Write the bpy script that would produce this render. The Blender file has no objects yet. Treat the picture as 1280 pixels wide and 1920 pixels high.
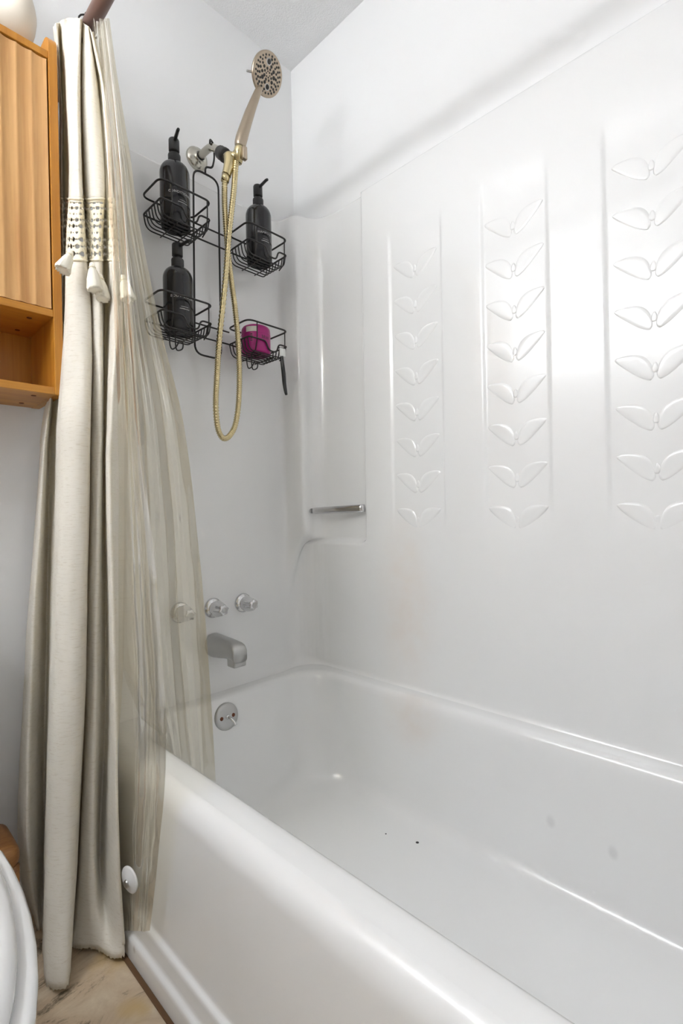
import bpy, bmesh, math, random
from mathutils import Vector, Matrix, noise
random.seed(7)
PI = math.pi
scene = bpy.context.scene
C = scene.collection

# ------------------------------------------------------------------ camera
YAW, ROLL, FPX = math.radians(45.87), math.radians(-1.2), 932.0
fw = Vector((math.sin(YAW), math.cos(YAW), 0)); rt = Vector((math.cos(YAW), -math.sin(YAW), 0)); up = Vector((0, 0, 1))
rr = math.cos(ROLL) * rt + math.sin(ROLL) * up
uu = -math.sin(ROLL) * rt + math.cos(ROLL) * up
cam_d = bpy.data.cameras.new('camera'); cam = bpy.data.objects.new('camera', cam_d); C.objects.link(cam)
m3 = Matrix((rr, uu, -fw)).transposed()
cam.matrix_world = Matrix.Translation((0, 0, .88)) @ m3.to_4x4()
cam_d.sensor_fit = 'VERTICAL'; cam_d.sensor_height = 36.0; cam_d.lens = 36.0 * FPX / 1920.0
cam_d.clip_start = .01
scene.camera = cam

# ------------------------------------------------------------------ world and exposure
w = bpy.data.worlds.new('world'); scene.world = w; w.use_nodes = True
w.node_tree.nodes['Background'].inputs[0].default_value = (1, 1, 1, 1)
w.node_tree.nodes['Background'].inputs[1].default_value = 0.0
vs = scene.view_settings
vs.view_transform = 'Standard'; vs.look = 'None'; vs.gamma = 1.0; vs.use_curve_mapping = False
vs.exposure = 1.78
GLOBE_STRENGTH = 30.0

# ------------------------------------------------------------------ materials
def new_mat(name):
    m = bpy.data.materials.new(name); m.use_nodes = True
    nt = m.node_tree; b = nt.nodes['Principled BSDF']
    return m, nt, b
def N(nt, typ, **kw):
    n = nt.nodes.new(typ)
    for k, v in kw.items():
        if k in n.inputs.keys(): n.inputs[k].default_value = v
        else: setattr(n, k, v)
    return n
def L(nt, a, b): nt.links.new(a, b)
def simple(name, col, rough=.5, metal=0., coat=0., spec=None, bump=None):
    m, nt, b = new_mat(name)
    b.inputs['Base Color'].default_value = (*col, 1); b.inputs['Roughness'].default_value = rough
    b.inputs['Metallic'].default_value = metal; b.inputs['Coat Weight'].default_value = coat
    if spec is not None: b.inputs['Specular IOR Level'].default_value = spec
    if bump:
        sc, st, di = bump
        tc = N(nt, 'ShaderNodeTexCoord'); no = N(nt, 'ShaderNodeTexNoise', Scale=sc, Detail=4.)
        bp = N(nt, 'ShaderNodeBump', Strength=st, Distance=di)
        L(nt, tc.outputs['Object'], no.inputs['Vector']); L(nt, no.outputs['Fac'], bp.inputs['Height']); L(nt, bp.outputs['Normal'], b.inputs['Normal'])
    return m
def spot(nt, pos, center, rad, soft=.6):
    """0..1 blob around a point of the object, for a stain with a shape of its own"""
    sub = N(nt, 'ShaderNodeVectorMath', operation='SUBTRACT'); sub.inputs[1].default_value = center
    L(nt, pos, sub.inputs[0])
    dv = N(nt, 'ShaderNodeVectorMath', operation='DIVIDE'); dv.inputs[1].default_value = rad
    L(nt, sub.outputs[0], dv.inputs[0])
    ln = N(nt, 'ShaderNodeVectorMath', operation='LENGTH'); L(nt, dv.outputs[0], ln.inputs[0])
    mr = N(nt, 'ShaderNodeMapRange', interpolation_type='SMOOTHSTEP')
    mr.inputs['From Min'].default_value = 1 - soft; mr.inputs['From Max'].default_value = 1.
    mr.inputs['To Min'].default_value = 1.; mr.inputs['To Max'].default_value = 0.
    L(nt, ln.outputs['Value'], mr.inputs['Value'])
    return mr.outputs['Result']
def gelcoat(name, stains, coat=.6, coat_rough=.09):
    m, nt, b = new_mat(name)
    b.inputs['Roughness'].default_value = .16; b.inputs['Coat Weight'].default_value = coat; b.inputs['Coat Roughness'].default_value = coat_rough
    tc = N(nt, 'ShaderNodeTexCoord'); pos = tc.outputs['Object']
    col = None; base = (.89, .89, .885, 1)
    prev = None
    for (c, r, colour, amt, soft) in stains:
        f = spot(nt, pos, c, r, soft)
        no = N(nt, 'ShaderNodeTexNoise', Scale=18., Detail=3.); L(nt, pos, no.inputs['Vector'])
        mu = N(nt, 'ShaderNodeMath', operation='MULTIPLY'); L(nt, f, mu.inputs[0]); mu.inputs[1].default_value = amt
        mu2 = N(nt, 'ShaderNodeMath', operation='MULTIPLY', use_clamp=True); L(nt, mu.outputs[0], mu2.inputs[0])
        if soft > .3: L(nt, no.outputs['Fac'], mu2.inputs[1])
        else: mu2.inputs[1].default_value = 1.
        mx = N(nt, 'ShaderNodeMix', data_type='RGBA'); L(nt, mu2.outputs[0], mx.inputs[0])
        if prev is None: mx.inputs[6].default_value = base
        else: L(nt, prev, mx.inputs[6])
        mx.inputs[7].default_value = (*colour, 1); prev = mx.outputs[2]
    if prev is None: b.inputs['Base Color'].default_value = base
    else: L(nt, prev, b.inputs['Base Color'])
    # fine vertical cleaning streaks in the gloss
    mp = N(nt, 'ShaderNodeMapping'); mp.inputs['Scale'].default_value = (60, 60, 3); L(nt, pos, mp.inputs['Vector'])
    n2 = N(nt, 'ShaderNodeTexNoise', Scale=1., Detail=4.); L(nt, mp.outputs[0], n2.inputs['Vector'])
    mr = N(nt, 'ShaderNodeMapRange'); mr.inputs['From Min'].default_value = .3; mr.inputs['From Max'].default_value = .7
    mr.inputs['To Min'].default_value = .15; mr.inputs['To Max'].default_value = .24
    L(nt, n2.outputs['Fac'], mr.inputs['Value']); L(nt, mr.outputs[0], b.inputs['Roughness'])
    return m
def wood(name, c1, c2, rough=.35, axis=2, scale=1.):
    m, nt, b = new_mat(name)
    tc = N(nt, 'ShaderNodeTexCoord'); mp = N(nt, 'ShaderNodeMapping')
    s = [28 * scale] * 3; s[axis] = 1.6 * scale; mp.inputs['Scale'].default_value = s
    L(nt, tc.outputs['Object'], mp.inputs['Vector'])
    n1 = N(nt, 'ShaderNodeTexNoise', Scale=1.2, Detail=6., Roughness=.6, Distortion=.6); L(nt, mp.outputs[0], n1.inputs['Vector'])
    mp2 = N(nt, 'ShaderNodeMapping'); s2 = [260 * scale] * 3; s2[axis] = 8 * scale; mp2.inputs['Scale'].default_value = s2
    L(nt, tc.outputs['Object'], mp2.inputs['Vector'])
    n2 = N(nt, 'ShaderNodeTexNoise', Scale=1., Detail=3.); L(nt, mp2.outputs[0], n2.inputs['Vector'])
    ad = N(nt, 'ShaderNodeMath', operation='MULTIPLY_ADD'); L(nt, n2.outputs['Fac'], ad.inputs[0]); ad.inputs[1].default_value = .35; L(nt, n1.outputs['Fac'], ad.inputs[2])
    cr = N(nt, 'ShaderNodeValToRGB'); cr.color_ramp.elements[0].position = .45; cr.color_ramp.elements[1].position = .92
    cr.color_ramp.elements[0].color = (*c2, 1); cr.color_ramp.elements[1].color = (*c1, 1)
    L(nt, ad.outputs[0], cr.inputs[0]); L(nt, cr.outputs[0], b.inputs['Base Color'])
    b.inputs['Roughness'].default_value = rough
    return m
def srgb(r, g, b):
    f = lambda c: (c / 255 / 12.92) if c / 255 <= .04045 else ((c / 255 + .055) / 1.055) ** 2.4
    return (f(r), f(g), f(b))

M = {}
M['wall'] = simple('wall_paint', (.89, .89, .887), .55, bump=(220., .08, .002))
M['ceiling'] = simple('ceiling_texture', (.89, .89, .89), .9, bump=(240., .6, .004))
M['surround'] = gelcoat('surround_gelcoat', [((1.133, .855, .62), (.06, .13, .34), (.86, .70, .58), .5, .9)])
M['tub'] = gelcoat('tub_gelcoat', [((1.07, .80, .34), (.06, .12, .13), (.80, .66, .55), .5, .8),
                                     ((1.066, .431, .206), (.05, .013, .018), (.55, .55, .55), .5, .75),
                                     ((1.064, .309, .196), (.05, .013, .018), (.55, .55, .55), .5, .75),
                                     ((.985, .722, .075), (.0045, .0045, .03), (.02, .02, .02), 1., .25),
                                     ((.960, .80, .078), (.0025, .0025, .03), (.06, .06, .06), 1., .25),
                                     ((.412, .978, .035), (.03, .007, .010), (.30, .22, .16), .8, .7)], .5, .2)
M['chrome'] = simple('chrome', (.70, .70, .71), .10, 1.)
M['dull_chrome'] = simple('dull_chrome', (.50, .50, .49), .28, 1.)
M['nickel'] = simple('brushed_bronze_nickel', srgb(176, 162, 144), .28, 1.)
M['brass'] = simple('champagne_brass', srgb(206, 191, 150), .22, 1.)
M['steel'] = simple('steel_flange', (.50, .48, .42), .2, 1.)
M['black_wire'] = simple('black_coated_wire', (.012, .010, .009), .38)
M['black_plastic'] = simple('black_plastic', (.022, .022, .023), .45)
M['bottle'] = simple('black_glossy_bottle', (.014, .014, .016), .14)
M['lettering'] = simple('pale_grey_print', (.62, .62, .62), .5)
M['magenta'] = simple('magenta_plastic', srgb(172, 28, 120), .3)
M['label'] = simple('white_paper_label', (.70, .68, .62), .6)
M['label_ink'] = simple('dark_print', (.06, .01, .04), .5)
M['rubber'] = simple('dark_rubber', (.03, .028, .027), .5)
M['rust'] = simple('rusty_screw', srgb(110, 62, 38), .6, .4)
M['rod'] = simple('bronze_rod', srgb(128, 100, 92), .35, .35)
M['porcelain'] = simple('white_porcelain', (.82, .82, .82), .08, coat=.5)
M['ceramic'] = simple('cream_ceramic', srgb(232, 222, 206), .35)
M['wood_case'] = wood('oak_case', srgb(204, 144, 56), srgb(174, 110, 32))
M['wood_door'] = wood('oak_door', srgb(222, 176, 118), srgb(192, 140, 84))
M['wood_in'] = wood('oak_shelf', srgb(204, 144, 56), srgb(174, 110, 32), axis=0)
M['wood_small'] = wood('oak_small', srgb(170, 120, 70), srgb(128, 82, 40), axis=0)
M['clear'] = simple('clear_plastic', (.75, .76, .74), .2)
M['white_plastic'] = simple('white_plastic', (.8, .8, .8), .4)

def cloth(name):
    m, nt, b = new_mat(name)
    tc = N(nt, 'ShaderNodeTexCoord'); mp = N(nt, 'ShaderNodeMapping'); mp.inputs['Scale'].default_value = (55, 55, 620)
    L(nt, tc.outputs['Object'], mp.inputs['Vector'])
    n1 = N(nt, 'ShaderNodeTexNoise', Scale=1., Detail=4., Roughness=.7); L(nt, mp.outputs[0], n1.inputs['Vector'])
    cr = N(nt, 'ShaderNodeValToRGB'); e = cr.color_ramp.elements
    e[0].position = .28; e[0].color = (*srgb(222, 215, 200), 1); e[1].position = .46; e[1].color = (*srgb(252, 249, 241), 1)
    L(nt, n1.outputs['Fac'], cr.inputs[0]); L(nt, cr.outputs[0], b.inputs['Base Color'])
    b.inputs['Roughness'].default_value = .9; b.inputs['Specular IOR Level'].default_value = .1
    bp = N(nt, 'ShaderNodeBump', Strength=.25, Distance=.0006); L(nt, n1.outputs['Fac'], bp.inputs['Height']); L(nt, bp.outputs['Normal'], b.inputs['Normal'])
    tr = N(nt, 'ShaderNodeBsdfTranslucent'); tr.inputs[0].default_value = (*srgb(250, 236, 200), 1)
    mx = N(nt, 'ShaderNodeMixShader'); mx.inputs[0].default_value = .28
    out = nt.nodes['Material Output']
    L(nt, b.outputs[0], mx.inputs[1]); L(nt, tr.outputs[0], mx.inputs[2]); L(nt, mx.outputs[0], out.inputs['Surface'])
    return m
M['cloth'] = cloth('cream_linen')
M['lace'] = simple('cream_crochet', srgb(246, 238, 216), .9, spec=.1, bump=(500., .5, .001))
M['tassel'] = simple('cream_yarn', srgb(250, 245, 230), .95, spec=.1)
def vinyl():
    m, nt, b = new_mat('clear_vinyl')
    out = nt.nodes['Material Output']
    df = N(nt, 'ShaderNodeBsdfDiffuse'); df.inputs[0].default_value = (*srgb(254, 246, 226), 1)
    tl = N(nt, 'ShaderNodeBsdfTranslucent'); tl.inputs[0].default_value = (*srgb(254, 247, 228), 1)
    b = N(nt, 'ShaderNodeMixShader'); b.inputs[0].default_value = .5; L(nt, df.outputs[0], b.inputs[1]); L(nt, tl.outputs[0], b.inputs[2])
    tp = N(nt, 'ShaderNodeBsdfTransparent'); tp.inputs[0].default_value = (*srgb(253, 250, 240), 1)
    gl = N(nt, 'ShaderNodeBsdfGlossy', Roughness=.10)
    fr = N(nt, 'ShaderNodeFresnel', IOR=1.33)
    tc = N(nt, 'ShaderNodeTexCoord'); no = N(nt, 'ShaderNodeTexNoise', Scale=28., Detail=2.)
    mp = N(nt, 'ShaderNodeMapping'); mp.inputs['Scale'].default_value = (1, 1, .35); L(nt, tc.outputs['Object'], mp.inputs['Vector']); L(nt, mp.outputs[0], no.inputs['Vector'])
    bp = N(nt, 'ShaderNodeBump', Strength=.15, Distance=.003); L(nt, no.outputs['Fac'], bp.inputs['Height'])
    L(nt, bp.outputs[0], gl.inputs['Normal']); L(nt, bp.outputs[0], fr.inputs['Normal'])
    m1 = N(nt, 'ShaderNodeMixShader'); m1.inputs[0].default_value = .16
    L(nt, tp.outputs[0], m1.inputs[1]); L(nt, b.outputs[0], m1.inputs[2])
    hf = N(nt, 'ShaderNodeMath', operation='MULTIPLY'); L(nt, fr.outputs[0], hf.inputs[0]); hf.inputs[1].default_value = .5
    m2 = N(nt, 'ShaderNodeMixShader'); L(nt, hf.outputs[0], m2.inputs[0]); L(nt, m1.outputs[0], m2.inputs[1]); L(nt, gl.outputs[0], m2.inputs[2])
    L(nt, m2.outputs[0], out.inputs['Surface'])
    return m
M['vinyl'] = vinyl()
def floor_mat():
    m, nt, b = new_mat('stone_look_floor')
    tc = N(nt, 'ShaderNodeTexCoord'); pos = tc.outputs['Object']
    mp = N(nt, 'ShaderNodeMapping'); mp.inputs['Rotation'].default_value = (0, 0, math.radians(35)); mp.inputs['Scale'].default_value = (3.0, 6, 1); L(nt, pos, mp.inputs['Vector'])
    n1 = N(nt, 'ShaderNodeTexNoise', Scale=1.5, Detail=10., Roughness=.72, Distortion=2.2); L(nt, mp.outputs[0], n1.inputs['Vector'])
    cr = N(nt, 'ShaderNodeValToRGB'); e = cr.color_ramp.elements
    e[0].position = .36; e[0].color = (*srgb(108, 96, 78), 1); e[1].position = .62; e[1].color = (*srgb(220, 202, 176), 1)
    x = e.new(.44); x.color = (*srgb(204, 182, 154), 1); x = e.new(.74); x.color = (*srgb(234, 220, 198), 1)
    L(nt, n1.outputs['Fac'], cr.inputs[0])
    n2 = N(nt, 'ShaderNodeTexNoise', Scale=7., Detail=3.); L(nt, pos, n2.inputs['Vector'])
    mr = N(nt, 'ShaderNodeMapRange'); mr.inputs['From Min'].default_value = .56; mr.inputs['From Max'].default_value = .72; L(nt, n2.outputs['Fac'], mr.inputs['Value'])
    mx = N(nt, 'ShaderNodeMix', data_type='RGBA'); L(nt, mr.outputs[0], mx.inputs[0]); L(nt, cr.outputs[0], mx.inputs[6]); mx.inputs[7].default_value = (*srgb(206, 174, 112), 1)
    L(nt, mx.outputs[2], b.inputs['Base Color']); b.inputs['Roughness'].default_value = .4
    n3 = N(nt, 'ShaderNodeTexNoise', Scale=60., Detail=5.); L(nt, pos, n3.inputs['Vector'])
    bp = N(nt, 'ShaderNodeBump', Strength=.3, Distance=.002); L(nt, n3.outputs['Fac'], bp.inputs['Height']); L(nt, bp.outputs[0], b.inputs['Normal'])
    return m
M['floor'] = floor_mat()
def emit(name, col, strength):
    m, nt, b = new_mat(name)
    b.inputs['Base Color'].default_value = (.8, .8, .8, 1)
    b.inputs['Emission Color'].default_value = (*col, 1); b.inputs['Emission Strength'].default_value = strength
    return m
M['globe'] = emit('lit_globe', (.95, .975, 1.), GLOBE_STRENGTH)

# ------------------------------------------------------------------ helpers
def mesh_obj(name, verts, faces, mat, parent=None, smooth=True):
    me = bpy.data.meshes.new(name); me.from_pydata([tuple(v) for v in verts], [], faces); me.validate(); me.update()
    if mat: me.materials.append(mat)
    if smooth:
        for p in me.polygons: p.use_smooth = True
    o = bpy.data.objects.new(name, me); C.objects.link(o)
    if parent: o.parent = parent
    return o
def empty(name, loc=(0, 0, 0)):
    o = bpy.data.objects.new(name, None); C.objects.link(o); o.location = loc; o.empty_display_size = .05
    return o
def tag(o, label, cat, group=None, kind=None):
    if label: o['label'] = label
    if cat: o['category'] = cat
    if group: o['group'] = group
    if kind: o['kind'] = kind
    return o
class MB:
    """collects verts and faces of one part"""
    def __init__(s): s.v = []; s.f = []
    def add(s, verts, faces):
        o = len(s.v); s.v += [Vector(v) for v in verts]; s.f += [tuple(i + o for i in f) for f in faces]; return s
    def build(s, name, mat, parent=None, smooth=True, off=None):
        if off: s.v = [v - Vector(off) for v in s.v]
        return mesh_obj(name, s.v, s.f, mat, parent, smooth)
    def grid(s, P, close_u=False):
        nu, nv = len(P), len(P[0]); vs = [p for row in P for p in row]; fs = []
        for i in range(nu if close_u else nu - 1):
            a = i * nv; b_ = ((i + 1) % nu) * nv
            for j in range(nv - 1): fs.append((a + j, b_ + j, b_ + j + 1, a + j + 1))
        return s.add(vs, fs)
    def box(s, lo, hi, bev=0.0, seg=2):
        bm = bmesh.new(); bmesh.ops.create_cube(bm, size=1)
        for v in bm.verts: v.co = Vector([lo[k] + (v.co[k] + .5) * (hi[k] - lo[k]) for k in range(3)])
        if bev > 0: bmesh.ops.bevel(bm, geom=bm.edges[:], offset=bev, segments=seg, profile=.5, affect='EDGES')
        bm.verts.index_update()
        s.add([v.co.copy() for v in bm.verts], [[v.index for v in f.verts] for f in bm.faces]); bm.free(); return s
    def tube(s, pts, r, n=8, closed=False, caps=True):
        pts = [Vector(p) for p in pts]; k = len(pts); rad = r if isinstance(r, (list, tuple)) else [r] * k
        tang = []
        for i in range(k):
            a = pts[(i - 1) % k] if (closed or i > 0) else pts[i]; b_ = pts[(i + 1) % k] if (closed or i < k - 1) else pts[i]
            t = b_ - a; tang.append(t.normalized() if t.length > 1e-9 else Vector((0, 0, 1)))
        nrm = tang[0].orthogonal().normalized(); rings = []
        for i in range(k):
            if i:
                ax = tang[i - 1].cross(tang[i])
                if ax.length > 1e-7: nrm = Matrix.Rotation(tang[i - 1].angle(tang[i]), 3, ax) @ nrm
            nrm = (nrm - tang[i] * nrm.dot(tang[i])).normalized(); bi = tang[i].cross(nrm)
            rings.append([pts[i] + rad[i] * (math.cos(2 * PI * j / n) * nrm + math.sin(2 * PI * j / n) * bi) for j in range(n)])
        vs = [p for r_ in rings for p in r_]; fs = []
        for i in range(k if closed else k - 1):
            a = i * n; b_ = ((i + 1) % k) * n
            for j in range(n): fs.append((a + j, a + (j + 1) % n, b_ + (j + 1) % n, b_ + j))
        if caps and not closed:
            fs.append(tuple(reversed(range(n)))); fs.append(tuple((k - 1) * n + j for j in range(n)))
        return s.add(vs, fs)
    def lathe(s, prof, origin, axis=(0, 0, 1), n=32):
        """prof: (radius, height along the axis)"""
        ax = Vector(axis).normalized(); e1 = ax.orthogonal().normalized(); e2 = ax.cross(e1); o = Vector(origin)
        vs, fs, idx = [], [], []
        for (r, h) in prof:
            if r < 1e-6: idx.append([len(vs)] * n); vs.append(o + ax * h)
            else:
                idx.append(list(range(len(vs), len(vs) + n)))
                vs += [o + ax * h + r * (math.cos(2 * PI * j / n) * e1 + math.sin(2 * PI * j / n) * e2) for j in range(n)]
        for i in range(len(prof) - 1):
            for j in range(n):
                q = [idx[i][j], idx[i][(j + 1) % n], idx[i + 1][(j + 1) % n], idx[i + 1][j]]
                u = []
                for x in q:
                    if x not in u: u.append(x)
                if len(u) >= 3: fs.append(tuple(u))
        return s.add(vs, fs)
    def rings(s, R, cap0=False, cap1=False):
        n = len(R[0]); vs = [p for r in R for p in r]; fs = []
        for i in range(len(R) - 1):
            for j in range(n): fs.append((i * n + j, i * n + (j + 1) % n, (i + 1) * n + (j + 1) % n, (i + 1) * n + j))
        if cap0: fs.append(tuple(reversed(range(n))))
        if cap1: fs.append(tuple((len(R) - 1) * n + j for j in range(n)))
        return s.add(vs, fs)
def sharp(o, deg=35):
    """keep hard edges hard under smooth shading"""
    me = o.data; bm = bmesh.new(); bm.from_mesh(me)
    for e in bm.edges:
        if len(e.link_faces) == 2 and e.calc_face_angle(0) > math.radians(deg): e.smooth = False
    bm.to_mesh(me); bm.free(); return o
def fix(o):
    bm = bmesh.new(); bm.from_mesh(o.data); bmesh.ops.recalc_face_normals(bm, faces=bm.faces[:]); bm.to_mesh(o.data); bm.free(); return o
def catmull(P, n):
    out = []
    k = len(P)
    for i in range(k - 1):
        p0, p1, p2, p3 = P[max(i - 1, 0)], P[i], P[i + 1], P[min(i + 2, k - 1)]
        for j in range(n):
            t = j / n
            out.append(.5 * ((2 * p1) + (p2 - p0) * t + (2 * p0 - 5 * p1 + 4 * p2 - p3) * t * t + (3 * p1 - p0 - 3 * p2 + p3) * t ** 3))
    out.append(P[-1].copy()); return out
def smooth(a, b, x):
    t = min(1, max(0, (x - a) / (b - a))); return t * t * (3 - 2 * t)
def fillet_path(pts, r, n=6, closed=False):
    """polyline with rounded corners"""
    pts = [Vector(p) for p in pts]; k = len(pts); out = []
    for i in range(k):
        if not closed and i in (0, k - 1): out.append(pts[i]); continue
        p, a, b_ = pts[i], pts[i - 1], pts[(i + 1) % k]
        da, db = (a - p), (b_ - p); q = min(r, da.length * .48, db.length * .48)
        A, B = p + da.normalized() * q, p + db.normalized() * q
        for j in range(n + 1):
            t = j / n; out.append((1 - t) ** 2 * A + 2 * t * (1 - t) * p + t * t * B)
    return out
def world(o):
    return ((world(o.parent) @ o.matrix_parent_inverse) if o.parent else Matrix()) @ o.matrix_basis
_mesh_obj = mesh_obj
def mesh_obj(name, verts, faces, mat, parent=None, smooth=True):
    o = _mesh_obj(name, verts, faces, mat, None, smooth)
    if parent is not None:
        o.parent = parent; o.matrix_parent_inverse = world(parent).inverted()
    return o
def adopt(o, parent):
    o.parent = parent; o.matrix_parent_inverse = world(parent).inverted(); return o

# ------------------------------------------------------------------ the room
XR, YE, XL, YB, ZC = 1.165, 1.335, -.80, -1.00, 2.448
def struct(name, lo, hi, mat):
    o = MB().box(lo, hi).build(name, mat, smooth=False); o['kind'] = 'structure'; return o
struct('floor', (XL - .1, YB - .1, -.1), (XR + .1, YE + .1, 0), M['floor'])
struct('ceiling', (XL - .1, YB - .1, ZC), (XR + .1, YE + .1, ZC + .1), M['ceiling'])
struct('wall_end', (XL - .1, YE, 0), (XR + .1, YE + .1, ZC), M['wall'])
struct('wall_right', (XR, YB - .1, 0), (XR + .1, YE, ZC), M['wall'])
struct('wall_left', (XL - .1, YB - .1, 0), (XL, YE, ZC), M['wall'])
struct('wall_rear', (XL, YB - .1, 0), (XR, YB, ZC), M['wall'])
struct('wall_foot', (.42, -.41, 0), (XR, -.297, ZC), M['wall'])
o = MB().box((.3935, -.29, 0), (.4022, 1.33, .004), .001, 1).build('trim_1', simple('brown_caulk', srgb(104, 76, 50), .8), smooth=False); o['kind'] = 'structure'

# ------------------------------------------------------------------ the lamp whose reflection shows in the glossy wall and that throws the rod's and cabinet's shadows
vl = tag(empty('vanity_light_offscreen', (XL, .83, 1.94)), 'vanity light bar with four round glowing globes on the wall opposite the tub', 'light')
MB().box((XL, .44, 1.895), (XL + .025, 1.22, 1.985), .006).build('backplate', M['chrome'], vl)
for y in (.53, .73, .93, 1.13):
    s = MB().lathe([(.022, 0), (.03, .012), (.03, .035), (.02, .04)], (XL + .02, y, 1.94), (1, 0, 0), 20).build('socket', M['chrome'], vl)
    r = .045; prof = [(r * math.sin(PI * i / 16), -r * math.cos(PI * i / 16)) for i in range(17)]
    MB().lathe(prof, (XL + .10, y, 1.94), (1, 0, 0), 24).build('globe_offscreen', M['globe'], vl)
# plain white door in the left wall, beside and behind the camera
wn = empty('door_1', (XL, -.25, 0)); wn['kind'] = 'structure'
MB().box((XL + .004, -.56, .14), (XL + .012, +.06, 1.90)).build('door_panel', M['white_plastic'], wn, False)
fr_ = MB()
for lo, hi in (((XL, -.66, 0), (XL + .03, -.56, 2.03)), ((XL, +.06, 0), (XL + .03, +.16, 2.03)), ((XL, -.56, 0), (XL + .03, +.06, .14)), ((XL, -.56, 1.90), (XL + .03, +.06, 2.03))):
    fr_.box(lo, hi, .003, 1)
df_ = fr_.build('door_frame', M['white_plastic'], wn, False)
MB().lathe([(.02, 0), (.02, .006), (.009, .01), (.009, .03), (.024, .04), (.026, .052), (.018, .062), (0, .064)], (XL + .03, +.11, .95), (1, 0, 0), 24).build('knob', M['chrome'], df_)

# ------------------------------------------------------------------ bathtub
YM = .52                       # the tub is mirrored about its middle
def rrect(x0, x1, y0, y1, r, z, n=14, m=10):
    P = []
    for (cx, cy, a0) in ((x1 - r, y1 - r, 0), (x0 + r, y1 - r, PI / 2), (x0 + r, y0 + r, PI), (x1 - r, y0 + r, 1.5 * PI)):
        for i in range(n + 1):
            a = a0 + PI / 2 * i / n; P.append(Vector((cx + r * math.cos(a), cy + r * math.sin(a), z)))
    out = []
    for i in range(len(P)):
        out.append(P[i])
        if (i + 1) % (n + 1) == 0:
            q = P[(i + 1) % len(P)]
            for j in range(1, m): out.append(P[i].lerp(q, j / m))
    return out
tub = tag(empty('bathtub', (.78, YM, 0)), 'white glossy alcove bathtub with a broad rounded rim', 'bathtub')
R = []
for (x0, x1, y1, r, z) in ((.4515, 1.145, 1.292, .01, .380), (.470, 1.115, 1.235, .05, .3802), (.486, 1.096, 1.206, .09, .3796), (.494, 1.089, 1.198, .10, .3778),
                           (.501, 1.083, 1.193, .10, .374), (.506, 1.079, 1.189, .10, .367), (.509, 1.077, 1.186, .10, .355), (.513, 1.075, 1.180, .105, .325),
                           (.524, 1.070, 1.158, .12, .23), (.533, 1.066, 1.138, .13, .15), (.540, 1.063, 1.124, .13, .115), (.548, 1.059, 1.112, .13, .097),
                           (.560, 1.052, 1.098, .13, .084), (.578, 1.040, 1.08, .125, .0765), (.61, 1.01, 1.05, .12, .073), (.66, .96, 1.0, .1, .071), (.76, .86, .9, .04, .070)):
    R.append(rrect(x0, x1, 2 * YM - y1, y1, r, z))
fix(MB().rings(R, cap1=True).build('basin', M['tub'], tub))
prof = [(.402, 0), (.402, .036), (.4025, .041), (.404, .0445), (.407, .0465), (.4095, .048), (.411, .051), (.4118, .056), (.4125, .078), (.413, .083), (.4145, .0865), (.4175, .0885), (.420, .0905), (.4212, .094), (.4216, .10), (.4218, .2), (.4218, .30)]
for i in range(13):
    a = PI / 2 * i / 12; prof.append((.4518 - .030 * math.cos(a), .335 + .045 * math.sin(a)))
P = [[Vector((x, y, z)) for (x, z) in prof] for y in [-.287 + 1.62 * i / 40 for i in range(41)]]
MB().grid(P).build('apron', M['tub'], tub)

# ------------------------------------------------------------------ moulded surround above the tub
Z0, Z1 = .376, 1.852
BANDS = ((.718, .893), (.440, .602), (.147, .322))      # recessed vertical bands, as y ranges
def half_path():
    A, B, Cc, D = [], [], [], []
    n = 40
    for i in range(n): x = .424 + (.98 - .424) * i / n; A.append((Vector((x, 1.265)), Vector((x, 1.300))))
    # lower corner: plain round; upper corner: rib and niche
    low = [Vector((.98, 1.265)), Vector((1.03, 1.265))] + [Vector((1.03 + .10 * math.sin(a), 1.165 + .10 * math.cos(a))) for a in [PI / 2 * i / 12 for i in range(1, 13)]]
    upk = [Vector(p) for p in ((.98, 1.300), (1.030, 1.299), (1.052, 1.290), (1.061, 1.268), (1.066, 1.240), (1.074, 1.222), (1.090, 1.214), (1.112, 1.207), (1.136, 1.188), (1.150, 1.160), (1.157, 1.130), (1.159, 1.10))]
    def resample(pl, m):
        d = [0]
        for a, b_ in zip(pl, pl[1:]): d.append(d[-1] + (b_ - a).length)
        out = []
        for i in range(m):
            t = d[-1] * i / m; k = 0
            while k < len(d) - 2 and d[k + 1] < t: k += 1
            out.append(pl[k].lerp(pl[k + 1], (t - d[k]) / max(1e-9, d[k + 1] - d[k])))
        return out
    ups = catmull(upk, 8)
    m = 110
    for a, b_ in zip(resample(low, m), resample(ups, m)): B.append((a, b_))
    lowc = [Vector((1.13, 1.165)), Vector((1.13, .985))]
    upc = catmull([Vector(p) for p in ((1.159, 1.10), (1.160, 1.05), (1.160, 1.018), (1.157, 1.006), (1.150, 1.002), (1.143, .999), (1.1405, .993), (1.140, .985))], 8)
    m = 70
    for a, b_ in zip(resample(lowc, m), resample(upc, m)): Cc.append((a, b_))
    n = 155
    for i in range(n + 1): y = .985 - (.985 - YM) * i / n; D.append((Vector((1.13, y)), Vector((1.14, y))))
    return [('A', *p) for p in A] + [('B', *p) for p in B] + [('C', *p) for p in Cc] + [('D', *p) for p in D]
HP = half_path()
nB = sum(1 for h in HP if h[0] == 'B')
def zrows():
    zs = [Z0 + .08 * (i / 20) ** 1.6 for i in range(21)]; z = Z0 + .095
    while z < .76: zs.append(z); z += .02
    z = .764
    while z < .812: zs.append(z); z += .003
    z = .82
    while z < 1.60: zs.append(z); z += .016
    while z < 1.80: zs.append(z); z += .008
    while z < Z1 - .012: zs.append(z); z += .012
    return zs + [Z1 - .006, Z1]
ZS = zrows()
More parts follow.
